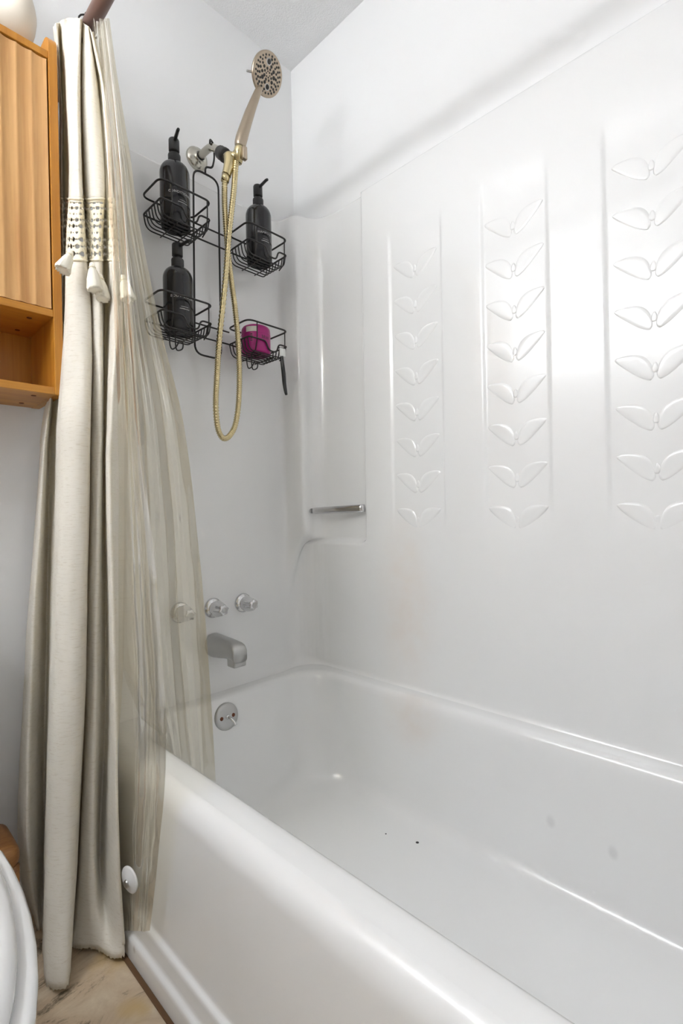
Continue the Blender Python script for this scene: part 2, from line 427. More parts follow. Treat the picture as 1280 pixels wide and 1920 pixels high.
def band_depth(y, z):
    d = 0
    for (a, b_) in BANDS:
        e = smooth(b_ + .004, b_ - .008, y) * smooth(a - .004, a + .006, y)
        d = max(d, e)
    return .0040 * d * smooth(1.70, 1.62, z) * smooth(.80, .92, z)
def wall_x(y, z):
    """x of the long surround wall"""
    return 1.13 + .010 * (z - .38) / 1.472 + band_depth(y, z)
def surround_point(h, z, kB):
    typ, lo, hi = h; t = (z - .38) / 1.472
    if typ in 'AD': p = lo + (hi - lo) * t
    else:
        f = kB
        d = Vector((.010 * f, .035 * (1 - f)))
        p = (lo + d * t).lerp(hi - d * (1 - t), smooth(.775 - .22 * (1 - smooth(.30, .64, f)), .800 + .12 * (1 - smooth(.30, .64, f)), z))
    x, y = p
    if typ == 'D': x += band_depth(y, z)
    g = 0 if typ == 'A' else (smooth(0, 1, kB) if typ == 'B' else 1)
    fl = max(0, 1 - (z - Z0) / (.075 - .058 * g))         # cove where it meets the deck, wide at the end, tight along the wall
    if fl > 0:
        k = (.048 - .036 * g) * (1 - math.sqrt(max(0, 1 - fl * fl)))
        if typ == 'A': y -= k
        elif typ == 'B': x -= k * math.sin(PI / 2 * kB); y -= k * math.cos(PI / 2 * kB)
        else: x -= k
    return Vector((x, y, z))
cols = []
iB = 0
for h in HP:
    if h[0] == 'B': iB += 1
    kB = min(1, iB / nB)
    col = [surround_point(h, z, kB) for z in ZS]
    q = col[-1]                                          # top lip back to the drywall
    if h[0] == 'A': lip = Vector((q.x, YE - .0005, q.z + .003))
    elif h[0] in 'CD': lip = Vector((XR - .0005, q.y, q.z + .003))
    else:
        f = smooth(.1, .6, kB); lip = Vector((q.x + (XR - .0005 - q.x) * f, q.y + (YE - .0005 - q.y) * (1 - f), q.z + .003))
    col.append(Vector(q.lerp(lip, .15)) + Vector((0, 0, .002))); col.append(lip)
    cols.append(col)
mir = [[Vector((p.x, 2 * YM - p.y, p.z)) for p in c] for c in reversed(cols[:-1])]
sur = fix(MB().grid(cols + mir).build('tub_surround', M['surround']))
tag(sur, 'white glossy moulded shower surround with leafy embossed bands above the tub', 'shower surround')
# embossed leaves and buds, each raised from the recessed bands
def relief(outline, h, n=26, m=10):
    P = []
    for i in range(n + 1):
        t = i / n; c, half = outline(t); row = []
        for j in range(m + 1):
            w_ = -1 + 2 * j / m; e = (1 - abs(w_) ** 5) * min(1, half / .005)
            row.append(Vector((-h * e + .0008, *(c + half * w_ * Vector((0, 1))))))
        P.append(row)
    return P
def leaf_outline(t):
    half = .0205 * (math.sin(PI * min(1, t ** .85)) ** .75 if 0 < t < 1 else 0)
    return Vector((.088 * t, .010 * math.sin(PI * t))), half
def bud_outline(t):
    return Vector((.026 * t, 0)), .0075 * (math.sin(PI * t ** .6) if 0 < t < 1 else 0)
leaf_mesh = MB().grid(relief(leaf_outline, .0026, 26, 14)); bud_mesh = MB().grid(relief(bud_outline, .003, 12, 8))
def me_of(mb, name):
    o = mb.build(name, M['surround']); me = o.data; bpy.data.objects.remove(o); return me
LM, BM_ = me_of(leaf_mesh, 'embossed_leaf'), me_of(bud_mesh, 'embossed_bud')
for (a, b_) in BANDS:
    yc = (a + b_) / 2
    for k in range(8):
        z = 1.5295 - .1 * k
        for s in (1, -1):
            o = bpy.data.objects.new('embossed_leaf', LM); C.objects.link(o)
            ang = math.radians(38)
            # local y runs along the leaf: outwards and up
            ey = Vector((0, s * math.cos(ang), math.sin(ang))); ex = Vector((1, 0, .0068)).normalized(); ez = ex.cross(ey) * (-s)
            # leaf bulges upwards
            ez = Vector((0, -s * math.sin(ang), math.cos(ang)))
            y0 = yc + s * .004
            mt = Matrix((ex, ey, ez)).transposed().to_4x4(); mt.translation = Vector((wall_x(yc, z + .03) + .0004, y0, z))
            o.matrix_basis = mt; adopt(o, sur)
        o = bpy.data.objects.new('embossed_bud', BM_); C.objects.link(o)
        mt = Matrix((Vector((1, 0, .0068)).normalized(), Vector((0, 0, 1)), Vector((0, 1, 0)))).transposed().to_4x4(); mt.translation = Vector((wall_x(yc, z + .05) + .0004, yc, z + .012))
        o.matrix_basis = mt; adopt(o, sur)
# chrome bar across the corner niche
bar = tag(empty('towel_bar', (1.11, 1.09, .887)), 'short chrome towel bar across the corner niche', 'towel bar')
a, b_ = Vector((1.088, 1.190, .8855)), Vector((1.140, 1.008, .890))
fl = []
for i in range(13):
    t = i / 12; c = a.lerp(b_, t); d = (b_ - a).normalized(); s_ = Vector((0, 0, 1)); n_ = d.cross(s_)
    k = .75 + .25 * min(1, t / .06) ** .5
    fl.append([c + (.0105 + .002 * t) * k * math.sin(2 * PI * j / 20) * s_ + .007 * k * math.cos(2 * PI * j / 20) * n_ for j in range(20)])
MB().rings(fl, True, True).build('bar', M['chrome'], bar)
for p in (a,):
    MB().lathe([(0, -.004), (.008, -.003), (.0085, .02), (.011, .028), (0, .028)], p, (.72, .69, 0), 16).build('post', M['chrome'], bar)

# ------------------------------------------------------------------ taps on the end wall
def end_y(z): return 1.265 + .035 * (z - .38) / 1.472
def tap(x, z, label, tw):
    y = end_y(z)
    t = tag(empty('tap_handle', (x, y, z)), label, 'tap handle')
    MB().lathe([(.029, 0), (.029, .003), (.0275, .007), (.022, .011), (.0165, .013), (.0155, .020), (0, .020)], (x, y, z), (0, -1, 0), 36).build('escutcheon', M['chrome'], t)
    k = MB(); R = []
    for (d, r, lob) in ((.012, .0145, 0), (.016, .021, .02), (.020, .0225, .05), (.028, .0215, .10), (.040, .0185, .14), (.052, .0155, .14), (.057, .0145, .12), (.0595, .0125, .1)):
        R.append([Vector((x + rr_ * math.cos(an), y - d, z + rr_ * math.sin(an))) for an, rr_ in [(2 * PI * j / 36 + tw, r * (1 + lob * math.cos(6 * (2 * PI * j / 36)))) for j in range(36)]])
    k.rings(R, True, True); kn = fix(k.build('knob', M['chrome'], t))
    MB().lathe([(.008, 0), (.008, .0012), (.0065, .002), (0, .0018)], (x, y - .0595, z), (0, -1, 0), 20).build('cap', M['dull_chrome'], kn)
tap(.768, .611, 'chrome knob tap handle straight above the tub spout', .2)
tap(.871, .611, 'chrome knob tap handle on the side near the towel bar niche', .5)
tap(.665, .614, 'chrome knob tap handle seen through the clear vinyl liner', .1)
sp = tag(empty('tub_spout', (.765, 1.268, .505)), 'worn chrome tub spout with a squared tip below the tap handles', 'spout')
R = []
for (y, zc, hw, hh, sq) in ((1.269, .507, .026, .031, 2.2), (1.262, .507, .029, .033, 2.3), (1.245, .5065, .029, .0325, 2.4), (1.215, .5075, .027, .0295, 2.6), (1.180, .5095, .025, .0255, 3), (1.150, .508, .0235, .0235, 3.5), (1.140, .505, .023, .0225, 4), (1.134, .500, .0225, .0205, 4), (1.132, .496, .0215, .0165, 4)):
    ring = []
    for j in range(28):
        a_ = 2 * PI * j / 28; c_, s_ = math.cos(a_), math.sin(a_)
        ring.append(Vector((.765 + hw * math.copysign(abs(c_) ** (2 / sq), c_), y, zc + hh * math.copysign(abs(s_) ** (2 / sq), s_))))
    R.append(ring)
fix(MB().rings(R, True, True).build('body', M['dull_chrome'], sp))
MB().box((.7445, 1.1325, .467), (.7855, 1.168, .492), .005).build('outlet', M['dull_chrome'], sp)
ov = tag(empty('overflow_plate', (.748, 1.184, .327)), 'round brushed overflow plate with a trip lever and two rusty screws', 'overflow plate')
oc = Vector((.748, 1.1825, .327)); on_ = Vector((0, -1, .14)).normalized(); e1 = Vector((1, 0, 0)); e2 = on_.cross(e1) * -1
MB().lathe([(.037, -.004), (.037, .003), (.034, .007), (.026, .0085), (0, .0095)], oc, on_, 40).build('plate', M['dull_chrome'], ov)
for sx in (-1, 1):
    c_ = oc + e1 * sx * .0185 + on_ * .0085
    MB().lathe([(0, .0012), (.0035, .0015), (.0052, .0005), (.0052, -.002)], c_, on_, 16).build('screw', M['rust'], ov)
c_ = oc + on_ * .009
MB().lathe([(.006, 0), (.0062, .002), (.004, .004), (0, .0042)], c_, on_, 16).build('collar', M['chrome'], ov)
lev = [c_ + on_ * .002, c_ + on_ * .012 + Vector((.002, 0, -.003)), c_ + on_ * .022 + Vector((.005, 0, -.012)), c_ + on_ * .027 + Vector((.007, 0, -.021))]
MB().tube(catmull(lev, 5), [.0032 + .001 * i / 15 for i in range(16)], 10).build('lever', M['chrome'], ov)

# ------------------------------------------------------------------ hand shower
sh = tag(empty('hand_shower', (.787, 1.295, 1.945)), 'bronze hand shower with round spray face in a wall bracket', 'shower head')
fy = end_y(1.85) + .030
arm = catmull([Vector(p) for p in ((.783, fy, 1.946), (.784, 1.265, 1.944), (.785, 1.235, 1.928), (.786, 1.205, 1.899), (.787, 1.18, 1.878))], 6)
MB().lathe([(.034, -.006), (.034, 0), (.030, .006), (.021, .011), (.014, .014), (.0125, .020)], (.783, fy, 1.946), (0, -1, -.05), 36).build('wall_flange', M['steel'], sh)
MB().tube(arm, .0105, 16).build('arm', M['steel'], sh)
d = (Vector((.787, 1.178, 1.876)) - Vector((.7858, 1.212, 1.906))).normalized()
R = []
nb = Vector((.7858, 1.212, 1.906)); q1 = d.orthogonal().normalized(); q2 = d.cross(q1)
for (h_, r_) in ((0, .0135), (.002, .0165), (.006, .0175), (.020, .0175), (.026, .0185), (.034, .0185), (.037, .0165)):
    R.append([nb + d * h_ + r_ * (1 + .04 * (j % 2)) * (math.cos(2 * PI * j / 40) * q1 + math.sin(2 * PI * j / 40) * q2) for j in range(40)])
fix(MB().rings(R, True, True).build('swivel_nut', M['rubber'], sh))
br = MB()
br.tube([(.787, 1.172, 1.871), (.787, 1.162, 1.858)], [.0165, .015], 20)
br.tube(catmull([Vector(p) for p in ((.787, 1.165, 1.872), (.784, 1.163, 1.852), (.778, 1.164, 1.825), (.774, 1.165, 1.812))], 4), [.016, .0162, .016, .0155, .015, .0145, .014, .0135, .013, .0128, .0125, .0125, .0125], 18)
bracket = br.build('bracket', M['brass'], sh)
MB().tube([(.787, 1.160, 1.862), (.795, 1.152, 1.868), (.8035, 1.146, 1.878)], [.013, .0125, .0135], 16).build('cradle_arm', M['brass'], bracket)
MB().tube([(.7995, 1.148, 1.852), (.8045, 1.144, 1.885), (.806, 1.1425, 1.894)], [.0125, .0148, .0148], 20).build('cradle', M['brass'], bracket)
MB().box((.801, 1.120, 1.852), (.815, 1.134, 1.888), .003).build('clip', M['nickel'], bracket)
MB().tube([(.7735, 1.165, 1.813), (.769, 1.165, 1.793)], [.0115, .0108], 18).build('hose_nut', M['brass'], sh)
hp = [Vector(p) for p in ((.798, 1.150, 1.862), (.8045, 1.1445, 1.890), (.8085, 1.1405, 1.914), (.817, 1.133, 1.95), (.828, 1.125, 1.991), (.837, 1.117, 2.022), (.845, 1.110, 2.048), (.850, 1.106, 2.062))]
MB().tube(catmull(hp, 4), [.0115] * 5 + [.0145, .0155, .0160, .0162] + [.0163 - .0004 * i for i in range(8)] + [.0128 - .0004 * i for i in range(12)], 20).build('handle', M['nickel'], sh)
fn = Vector((.08, -.86, -.50)).normalized(); fc = Vector((.867, 1.095, 2.103))
head = MB().lathe([(0, -.030), (.014, -.029), (.030, -.020), (.046, -.008), (.051, -.001), (.051, .003), (.049, .005), (.047, .0052), (0, .0056)], fc, fn, 48).build('spray_head', M['nickel'], sh)
g1 = Vector((0, 0, 1)); g1 = (g1 - fn * g1.dot(fn)).normalized(); g2 = fn.cross(g1)
def nozzle(u_, v_, r_, mat=M['rubber'], nm='nozzle', hgt=.0012):
    c_ = fc + fn * .0052 + g1 * v_ + g2 * u_
    return MB().lathe([(r_ * 1.05, 0), (r_, hgt * .7), (r_ * .6, hgt), (0, hgt)], c_, fn, 10).build(nm, mat, head)
for (u_, v_) in ((.008, .026), (-.008, -.026)):
    big = nozzle(u_, v_, .0082, M['dull_chrome'], 'jet_ring', .0016)
    MB().lathe([(.0062, .0012), (.0056, .0022), (.003, .0024), (0, .0024)], fc + fn * .0052 + g1 * v_ + g2 * u_, fn, 14).build('jet', M['rubber'], big)
for (rad, n_, r_, ph) in ((.0065, 6, .0022, 0), (.0130, 8, .0034, .2), (.0205, 10, .0042, .5), (.0285, 15, .0030, .1), (.0350, 20, .0029, .3), (.0412, 25, .0026, 0)):
    for j in range(n_):
        an = 2 * PI * j / n_ + ph; u_, v_ = rad * math.cos(an), rad * math.sin(an)
        if min(math.hypot(u_ - .008, v_ - .026), math.hypot(u_ + .008, v_ + .026)) < .0112: continue
        nozzle(u_, v_, r_ * random.uniform(.85, 1.15))
lv = fc - fn * .010 - g2 * 0
side = Vector((-.70, .05, -.28)).normalized()
MB().tube([lv + side * .038, lv + side * .062], [.0035, .0028], 10).build('selector', M['dull_chrome'], sh)
# ribbed metal hose: out of the handle, down the left, round the loop and up to the bracket
hose_pts = [Vector(p) for p in ((.7985, 1.1495, 1.862), (.7945, 1.150, 1.835), (.786, 1.150, 1.76), (.771, 1.152, 1.65), (.757, 1.153, 1.52), (.735, 1.155, 1.35), (.7265, 1.157, 1.25), (.723, 1.160, 1.175), (.7285, 1.163, 1.118), (.741, 1.166, 1.092), (.7545, 1.168, 1.087),
                                (.772, 1.170, 1.098), (.790, 1.171, 1.128), (.802, 1.171, 1.185), (.8075, 1.171, 1.27), (.8058, 1.171, 1.365), (.797, 1.171, 1.46), (.785, 1.171, 1.545), (.775, 1.170, 1.64), (.769, 1.168, 1.73), (.769, 1.166, 1.795))]
sm = catmull(hose_pts, 60)
acc, even, last = 0., [sm[0]], sm[0]
for p in sm[1:]:
    acc += (p - last).length; last = p
    if acc >= .0011: even.append(p); acc = 0.
rads = [.0074 + .0007 * (1 if (i % 4) in (0, 1) else -1) for i in range(len(even))]
MB().tube(even, rads, 10).build('hose', M['brass'], sh)

# ------------------------------------------------------------------ wire caddy hung on the shower arm
cad = tag(empty('shower_caddy', (.772, 1.262, 1.34)), 'black wire shower caddy with four baskets hung on the shower arm', 'shower caddy')
YF = 1.264
loop = fillet_path([(.728, YF, 1.66), (.731, YF, 1.862), (.812, YF, 1.862), (.809, YF, 1.335), (.724, YF, 1.335)], .028, 6, True)
fr = MB().tube(loop, .0028, 8, True).build('frame', M['black_wire'], cad)
MB().tube(fillet_path([(.769, YF, 1.863), (.770, YF, 1.884), (.790, YF - .004, 1.886), (.796, YF - .006, 1.915), (.794, YF - .010, 1.952), (.776, YF - .018, 1.958), (.773, YF - .022, 1.940)], .010, 5), .0028, 8).build('hanging_hook', M['black_wire'], cad)
def basket(x0, x1, zt, zm, zb, crossbars, hookx=None):
    y0, y1, wr = 1.158, 1.262, .0026
    top = fillet_path([(x0, y1, zt), (x0, y0, zt), (x1, y0, zt), (x1, y1, zt)], .022, 6, True)
    bk = MB().tube(top, wr, 8, True).build('basket', M['black_wire'], cad)
    xm = x0 + (x1 - x0) * .42
    mid = fillet_path([(x0 + .003, y1, zm), (x0 + .003, y0 + .002, zm), (xm, y0 + .002, zm), (xm + .012, y0 + .002, zm - .026), (x1 - .045, y0 + .002, zm - .026), (x1 - .036, y0 + .002, zm), (x1 - .003, y0 + .002, zm), (x1 - .003, y1, zm)], .010, 5, True)
    MB().tube(mid, wr * .92, 8, True).build('lower_rim', M['black_wire'], bk)
    for i in range(7):
        y = y0 + .010 + (y1 - y0 - .014) * i / 6
        MB().tube(fillet_path([(x0 + .003, y, zm), (x0 + .010, y, zb), (x1 - .010, y, zb), (x1 - .003, y, zm)], .018, 5), .0018, 6).build('floor_wire', M['black_wire'], bk)
    for x in (x0 + (x1 - x0) * .22, x1 - .012):
        MB().tube([(x, y0 + .002, zt), (x, y0 + .003, zm), (x, y0 + .012, zb + .006), (x, y0 + .03, zb - .002)], .0018, 6).build('upright', M['black_wire'], bk)
    for x in (x0 + .05, x1 - .05):
        MB().tube([(x, y0 + .01, zb - .0036), (x, y1, zb - .0036)], .0018, 6).build('support_wire', M['black_wire'], bk)
    if hookx:
        yh = y0 + .035
        MB().tube(catmull([Vector(p) for p in ((hookx - .012, yh, zb - .004), (hookx - .012, yh, zb - .033), (hookx - .006, yh, zb - .045), (hookx + .006, yh, zb - .036), (hookx + .012, yh - .004, zb - .022), (hookx + .022, yh - .004, zb - .024), (hookx + .020, yh - .004, zb - .040), (hookx + .006, yh - .003, zb - .046), (hookx + .002, yh - .003, zb - .030), (hookx + .002, yh - .003, zb - .004))], 5), .0018, 6).build('hook', M['black_wire'], bk)
    return bk
basket(.578, .722, 1.712, 1.665, 1.628, True)
basket(.838, .984, 1.710, 1.663, 1.626, True)
basket(.575, .720, 1.437, 1.388, 1.352, True, .625)
basket(.832, .978, 1.431, 1.384, 1.348, True, .862)
for z in (1.706, 1.666, 1.422, 1.386):
    MB().tube([(.722, YF, z), (.838, YF, z)], .0024, 8).build('crossbar', M['black_wire'], cad)

# ------------------------------------------------------------------ bottles, jar and razor
def text_mesh(body, size):
    cu = bpy.data.curves.new('lettering', 'FONT'); cu.body = body; cu.size = size; cu.align_x = 'CENTER'; cu.space_character = 1.15
    cu.resolution_u = 2
    o = bpy.data.objects.new('lettering', cu); C.objects.link(o)
    dg = bpy.context.evaluated_depsgraph_get(); me = bpy.data.meshes.new_from_object(o.evaluated_get(dg))
    vs_ = [v.co.copy() for v in me.vertices]; fs_ = [tuple(p.vertices) for p in me.polygons]
    bpy.data.objects.remove(o); bpy.data.curves.remove(cu); bpy.data.meshes.remove(me)
    return vs_, fs_
def wrap(vs_, c, r, a0, z):
    return [Vector((c[0] + (r) * math.cos(a0 + v.x / r), c[1] + (r) * math.sin(a0 + v.x / r), z + v.y)) for v in vs_]
def bottle(x, y, z, label, words, nd, tw):
    t = tag(empty('pump_bottle', (x, y, z)), label, 'bottle', 'black pump bottles in the shower caddy')
    pr = [(0, 0), (.030, 0), (.0345, .002), (.037, .006), (.038, .012), (.038, .142)]
    for i in range(1, 13):
        a_ = PI / 2 * i / 12; pr.append((.015 + .023 * math.cos(a_), .142 + .030 * math.sin(a_)))
    pr += [(.0145, .176)]
    b0 = MB().lathe(pr, (x, y, z), (0, 0, 1), 40).build('body', M['bottle'], t)
    MB().lathe([(.0148, .172), (.0158, .174), (.0160, .194), (.0152, .1965), (.009, .197)], (x, y, z), (0, 0, 1), 28).build('collar', M['black_plastic'], t)
    MB().lathe([(.0075, .195), (.0075, .206)], (x, y, z), (0, 0, 1), 16).build('stem', M['black_plastic'], t)
    MB().lathe([(0, .204), (.0125, .2045), (.0136, .206), (.0137, .234), (.0125, .2365), (0, .237)], (x, y, z), (0, 0, 1), 28).build('pump_head', M['black_plastic'], t)
    nd = Vector(nd).normalized(); c_ = Vector((x, y, z + .229))
    MB().tube([c_ + nd * .008, c_ + nd * .048, c_ + nd * .056 + Vector((0, 0, -.002))], [.0046, .0040, .0036], 12).build('nozzle', M['black_plastic'], t)
    a0 = math.atan2(-y, -x) + tw
    for (s_, sz, dz, da) in words:
        vs_, fs_ = text_mesh(s_, sz)
        mesh_obj('lettering', wrap(vs_, (x, y), .0384, a0 + da, z + dz), fs_, M['lettering'], b0, False)
    for dz, wd, th in ((.060, .020, .0006), (.054, .026, .0014)):
        P = [[Vector((x + .0384 * math.cos(a0 + .12 + s_), y + .0384 * math.sin(a0 + .12 + s_), z + dz + e)) for e in (0, th)] for s_ in [(-.5 + i / 10) * wd / .0384 for i in range(11)]]
        MB().grid(P).build('print_line', M['lettering'], b0)
bottle(.646, 1.212, 1.631, 'black pump bottle with pale lettering, in the caddy basket above the body wash', [('CONDITIONER', .0086, .0765, 0)], (-.28, -.96, 0), .42)
bottle(.913, 1.208, 1.629, 'black pump bottle with pale lettering, in the caddy basket above the magenta jar', [('SHAMPOO', .0090, .0765, 0)], (-.12, -.99, 0), .42)
bottle(.647, 1.208, 1.355, 'black pump bottle lettered BODY WASH, in the caddy basket', [('BODY WASH', .0096, .083, 0)], (.1, -.99, 0), .30)
jar = tag(empty('magenta_jar', (.890, 1.214, 1.351)), 'magenta plastic jar with a small white label in a caddy basket', 'jar')
jc = (.893, 1.206); jz = 1.351; jr = .0425
jb = MB().lathe([(0, 0), (.037, 0), (.041, .002), (jr, .006), (jr, .068), (.0415, .075), (.038, .080), (.034, .082), (0, .0825)], (*jc, jz), (0, 0, 1), 44).build('body', M['magenta'], jar)
MB().lathe([(jr + .0002, .0555), (jr + .0008, .056), (jr + .0008, .057), (jr + .0002, .0575)], (*jc, jz), (0, 0, 1), 44).build('lid_seam', M['magenta'], jb)
a0 = math.atan2(-jc[1], -jc[0])
def patch(nm, a1, a2, z1, z2, mat, r, par, n_=10):
    P = [[Vector((jc[0] + r * math.cos(a1 + (a2 - a1) * i / n_), jc[1] + r * math.sin(a1 + (a2 - a1) * i / n_), jz + e)) for e in (z1, z2)] for i in range(n_ + 1)]
    return MB().grid(P).build(nm, mat, par)
patch('label', a0 - .70, a0 + .10, .058, .073, M['label'], jr + .0004, jb)
for i, (da, h_) in enumerate(((.42, .010), (.52, .008), (.60, .010), (.72, .008), (.82, .007), (.92, .009))):
    patch('print_mark', a0 + da, a0 + da + .05, .040, .040 + h_, M['label_ink'], jr + .0004, jb, 3)
for i in range(4):
    patch('print_mark', a0 - .38, a0 - .24, .030 + .006 * i, .0335 + .006 * i, M['label_ink'], jr + .0004, jb, 3)
rz = tag(empty('razor', (.944, 1.15, 1.24)), 'black razor hanging by its head from the caddy corner', 'razor')
MB().tube(catmull([Vector(p) for p in ((.9475, 1.154, 1.348), (.9485, 1.152, 1.322), (.951, 1.151, 1.296), (.953, 1.151, 1.270), (.9545, 1.148, 1.245), (.955, 1.145, 1.233))], 5), [.0035 + .0028 * math.sin(PI * min(1, i / 30 + .15)) for i in range(26)], 12).build('handle', M['bottle'], rz)
MB().box((.938, 1.150, 1.347), (.960, 1.1535, 1.372), .0015).build('head', M['clear'], rz)
MB().tube([(.937, 1.1545, 1.372), (.961, 1.1545, 1.372)], .0028, 8).build('blade_cartridge', M['black_plastic'], rz)

# ------------------------------------------------------------------ curtain rod and hooks
rod = tag(empty('curtain_rod', (.405, .52, 1.935)), 'bronze shower curtain rod running above the tub rim', 'curtain rod')
MB().tube([(.405, -.295, 1.935), (.405, .9, 1.935), (.405, 1.33, 1.935)], .0155, 24).build('tube', M['rod'], rod)
for y, dy in ((1.335, -1), (-.297, 1)):
    MB().lathe([(.034, 0), (.034, .004), (.026, .012), (.018, .02)], (.405, y, 1.935), (0, dy, 0), 32).build('flange', M['rod'], rod)
def hook(y, lab):
    h = tag(empty('curtain_hook', (.405, y, 1.935)), lab, 'curtain hook', 'black hooks on the curtain rod')
    pts = []
    for i in range(15):
        a_ = math.radians(-110 + 290 * i / 14); pts.append(Vector((.405 + .021 * math.cos(a_), y, 1.937 + .021 * math.sin(a_))))
    pts += [Vector((.388, y - .002, 1.905)), Vector((.392, y - .003, 1.885)), Vector((.398, y - .003, 1.892))]
    MB().tube(pts, .0018, 8).build('wire', M['black_wire'], h)
    MB().lathe([(0, -.005), (.0042, -.0035), (.0052, 0), (.0042, .0035), (0, .005)], (.405 - .003, y, 1.9595), (0, 1, 0), 14).build('roller_ball', M['black_wire'], h)
for y in (1.12,):
    hook(y, 'black wire curtain hook with a ball on the bronze rod')

# ------------------------------------------------------------------ linen curtain
CURTAIN = [
  [[0.356, 1.19, 1.952], [0.351, 1.15, 1.926], [0.366, 1.18, 1.96], [0.36, 1.14, 1.932], [0.371, 1.13, 1.939], [0.377, 1.09, 1.913], [0.393, 1.12, 1.939], [0.389, 1.1, 1.917], [0.389, 1.08, 1.898], [0.396, 1.09, 1.906], [0.385, 1.05, 1.863], [0.399, 1.08, 1.894]],
  [[0.389, 1.27, 1.867], [0.375, 1.21, 1.823], [0.388, 1.24, 1.849], [0.38, 1.2, 1.82], [0.364, 1.13, 1.769], [0.375, 1.1, 1.758], [0.404, 1.17, 1.816], [0.387, 1.11, 1.771], [0.408, 1.09, 1.771], [0.437, 1.15, 1.824], [0.4, 1.03, 1.73], [0.432, 1.1, 1.791]],
  [[0.387, 1.27, 1.679], [0.373, 1.21, 1.644], [0.388, 1.24, 1.665], [0.382, 1.2, 1.643], [0.366, 1.13, 1.601], [0.375, 1.1, 1.591], [0.405, 1.17, 1.639], [0.391, 1.11, 1.603], [0.418, 1.09, 1.606], [0.445, 1.15, 1.648], [0.41, 1.03, 1.574], [0.443, 1.1, 1.623]],
  [[0.388, 1.27, 1.53], [0.373, 1.21, 1.5], [0.385, 1.24, 1.517], [0.377, 1.2, 1.498], [0.36, 1.13, 1.464], [0.377, 1.1, 1.458], [0.41, 1.17, 1.498], [0.396, 1.11, 1.47], [0.41, 1.09, 1.467], [0.441, 1.15, 1.502], [0.411, 1.03, 1.444], [0.448, 1.1, 1.485]],
  [[0.385, 1.27, 1.342], [0.369, 1.21, 1.321], [0.38, 1.24, 1.332], [0.37, 1.2, 1.318], [0.352, 1.13, 1.294], [0.387, 1.1, 1.294], [0.415, 1.17, 1.321], [0.397, 1.11, 1.3], [0.407, 1.09, 1.297], [0.438, 1.15, 1.322], [0.415, 1.03, 1.282], [0.461, 1.1, 1.314]],
  [[0.346, 1.29, 1.104], [0.328, 1.19, 1.087], [0.355, 1.25, 1.099], [0.349, 1.2, 1.091], [0.332, 1.1, 1.075], [0.37, 1.07, 1.075], [0.408, 1.17, 1.094], [0.391, 1.11, 1.083], [0.398, 1.08, 1.08], [0.422, 1.12, 1.088], [0.39, 1.0, 1.067], [0.463, 1.1, 1.09]],
  [[0.335, 1.29, 0.968], [0.317, 1.19, 0.961], [0.346, 1.25, 0.966], [0.344, 1.2, 0.963], [0.329, 1.1, 0.956], [0.365, 1.07, 0.956], [0.404, 1.17, 0.963], [0.386, 1.11, 0.959], [0.394, 1.08, 0.957], [0.418, 1.12, 0.96], [0.384, 1.0, 0.952], [0.458, 1.1, 0.96]],
  [[0.296, 1.29, 0.49], [0.286, 1.19, 0.517], [0.329, 1.25, 0.49], [0.324, 1.2, 0.504], [0.304, 1.1, 0.533], [0.348, 1.07, 0.528], [0.384, 1.17, 0.494], [0.37, 1.11, 0.512], [0.377, 1.08, 0.518], [0.413, 1.12, 0.498], [0.385, 1.0, 0.535], [0.437, 1.1, 0.496]],
  [[0.28, 1.29, 0.141], [0.276, 1.19, 0.189], [0.32, 1.25, 0.138], [0.309, 1.2, 0.167], [0.289, 1.1, 0.224], [0.328, 1.07, 0.218], [0.364, 1.17, 0.154], [0.352, 1.11, 0.187], [0.367, 1.08, 0.194], [0.403, 1.12, 0.157], [0.385, 1.0, 0.222], [0.428, 1.1, 0.154]],
  [[0.295, 1.232, 0.02], [0.294, 1.2, 0.02], [0.301, 1.198, 0.02], [0.279, 1.103, 0.02], [0.269, 1.049, 0.02], [0.296, 1.02, 0.02], [0.326, 1.101, 0.02], [0.335, 1.098, 0.02], [0.36, 1.06, 0.02], [0.377, 1.017, 0.02], [0.404, 1.005, 0.02], [0.404, 1.023, 0.02]],
]
G = [[Vector(p) for p in row] for row in CURTAIN]
for row in G:
    for p in row:
        if p.z < .45: p.x = min(p.x, .394)
NS, NT = 16, 14
rows = [catmull(r, NS) for r in G]                       # along the folds
colsC = [catmull([r[j] for r in rows], NT) for j in range(len(rows[0]))]   # down the cloth
def curt(i, j):                                          # i along, j down (fractional)
    i = min(max(i, 0), len(colsC) - 1.001); j = min(max(j, 0), len(colsC[0]) - 1.001)
    a_, b_ = int(i), int(j); fa, fb = i - a_, j - b_
    p = colsC[a_][b_].lerp(colsC[a_ + 1][b_], fa).lerp(colsC[a_][b_ + 1].lerp(colsC[a_ + 1][b_ + 1], fa), fb)
    d_ = noise.noise(Vector((p.x * 26, p.y * 26, p.z * 5))) * .0035 + noise.noise(Vector((p.x * 60, p.y * 60, p.z * 14 + 7))) * .0012
    return p + Vector((-.7, -.7, 0)) * d_ + Vector((0, 0, -.004 if p.z < .03 else 0)) * 0
NI, NJ = len(colsC) - 1, len(colsC[0]) - 1
J0, J1 = 2.36 * NT, 3.28 * NT                            # the crochet band
cur = tag(empty('shower_curtain', (.35, 1.12, 0)), 'cream linen shower curtain with a crochet band and tassels', 'shower curtain')
def cloth_part(name, ja, jb, nj):
    P = [[curt(i / 1.5, ja + (jb - ja) * j / nj) for j in range(nj + 1)] for i in range(int(NI * 1.5) + 1)]
    if jb >= NJ - .01:                                   # ruffled hem just above the floor
        for i, c_ in enumerate(P): c_[-1].z = .012 + .006 * noise.noise(Vector((i * .35, 0, 0)))
    o = MB().grid(P).build(name, M['cloth'], cur)
    sm_ = o.modifiers.new('thickness', 'SOLIDIFY'); sm_.thickness = .0012; sm_.offset = 0
    return o
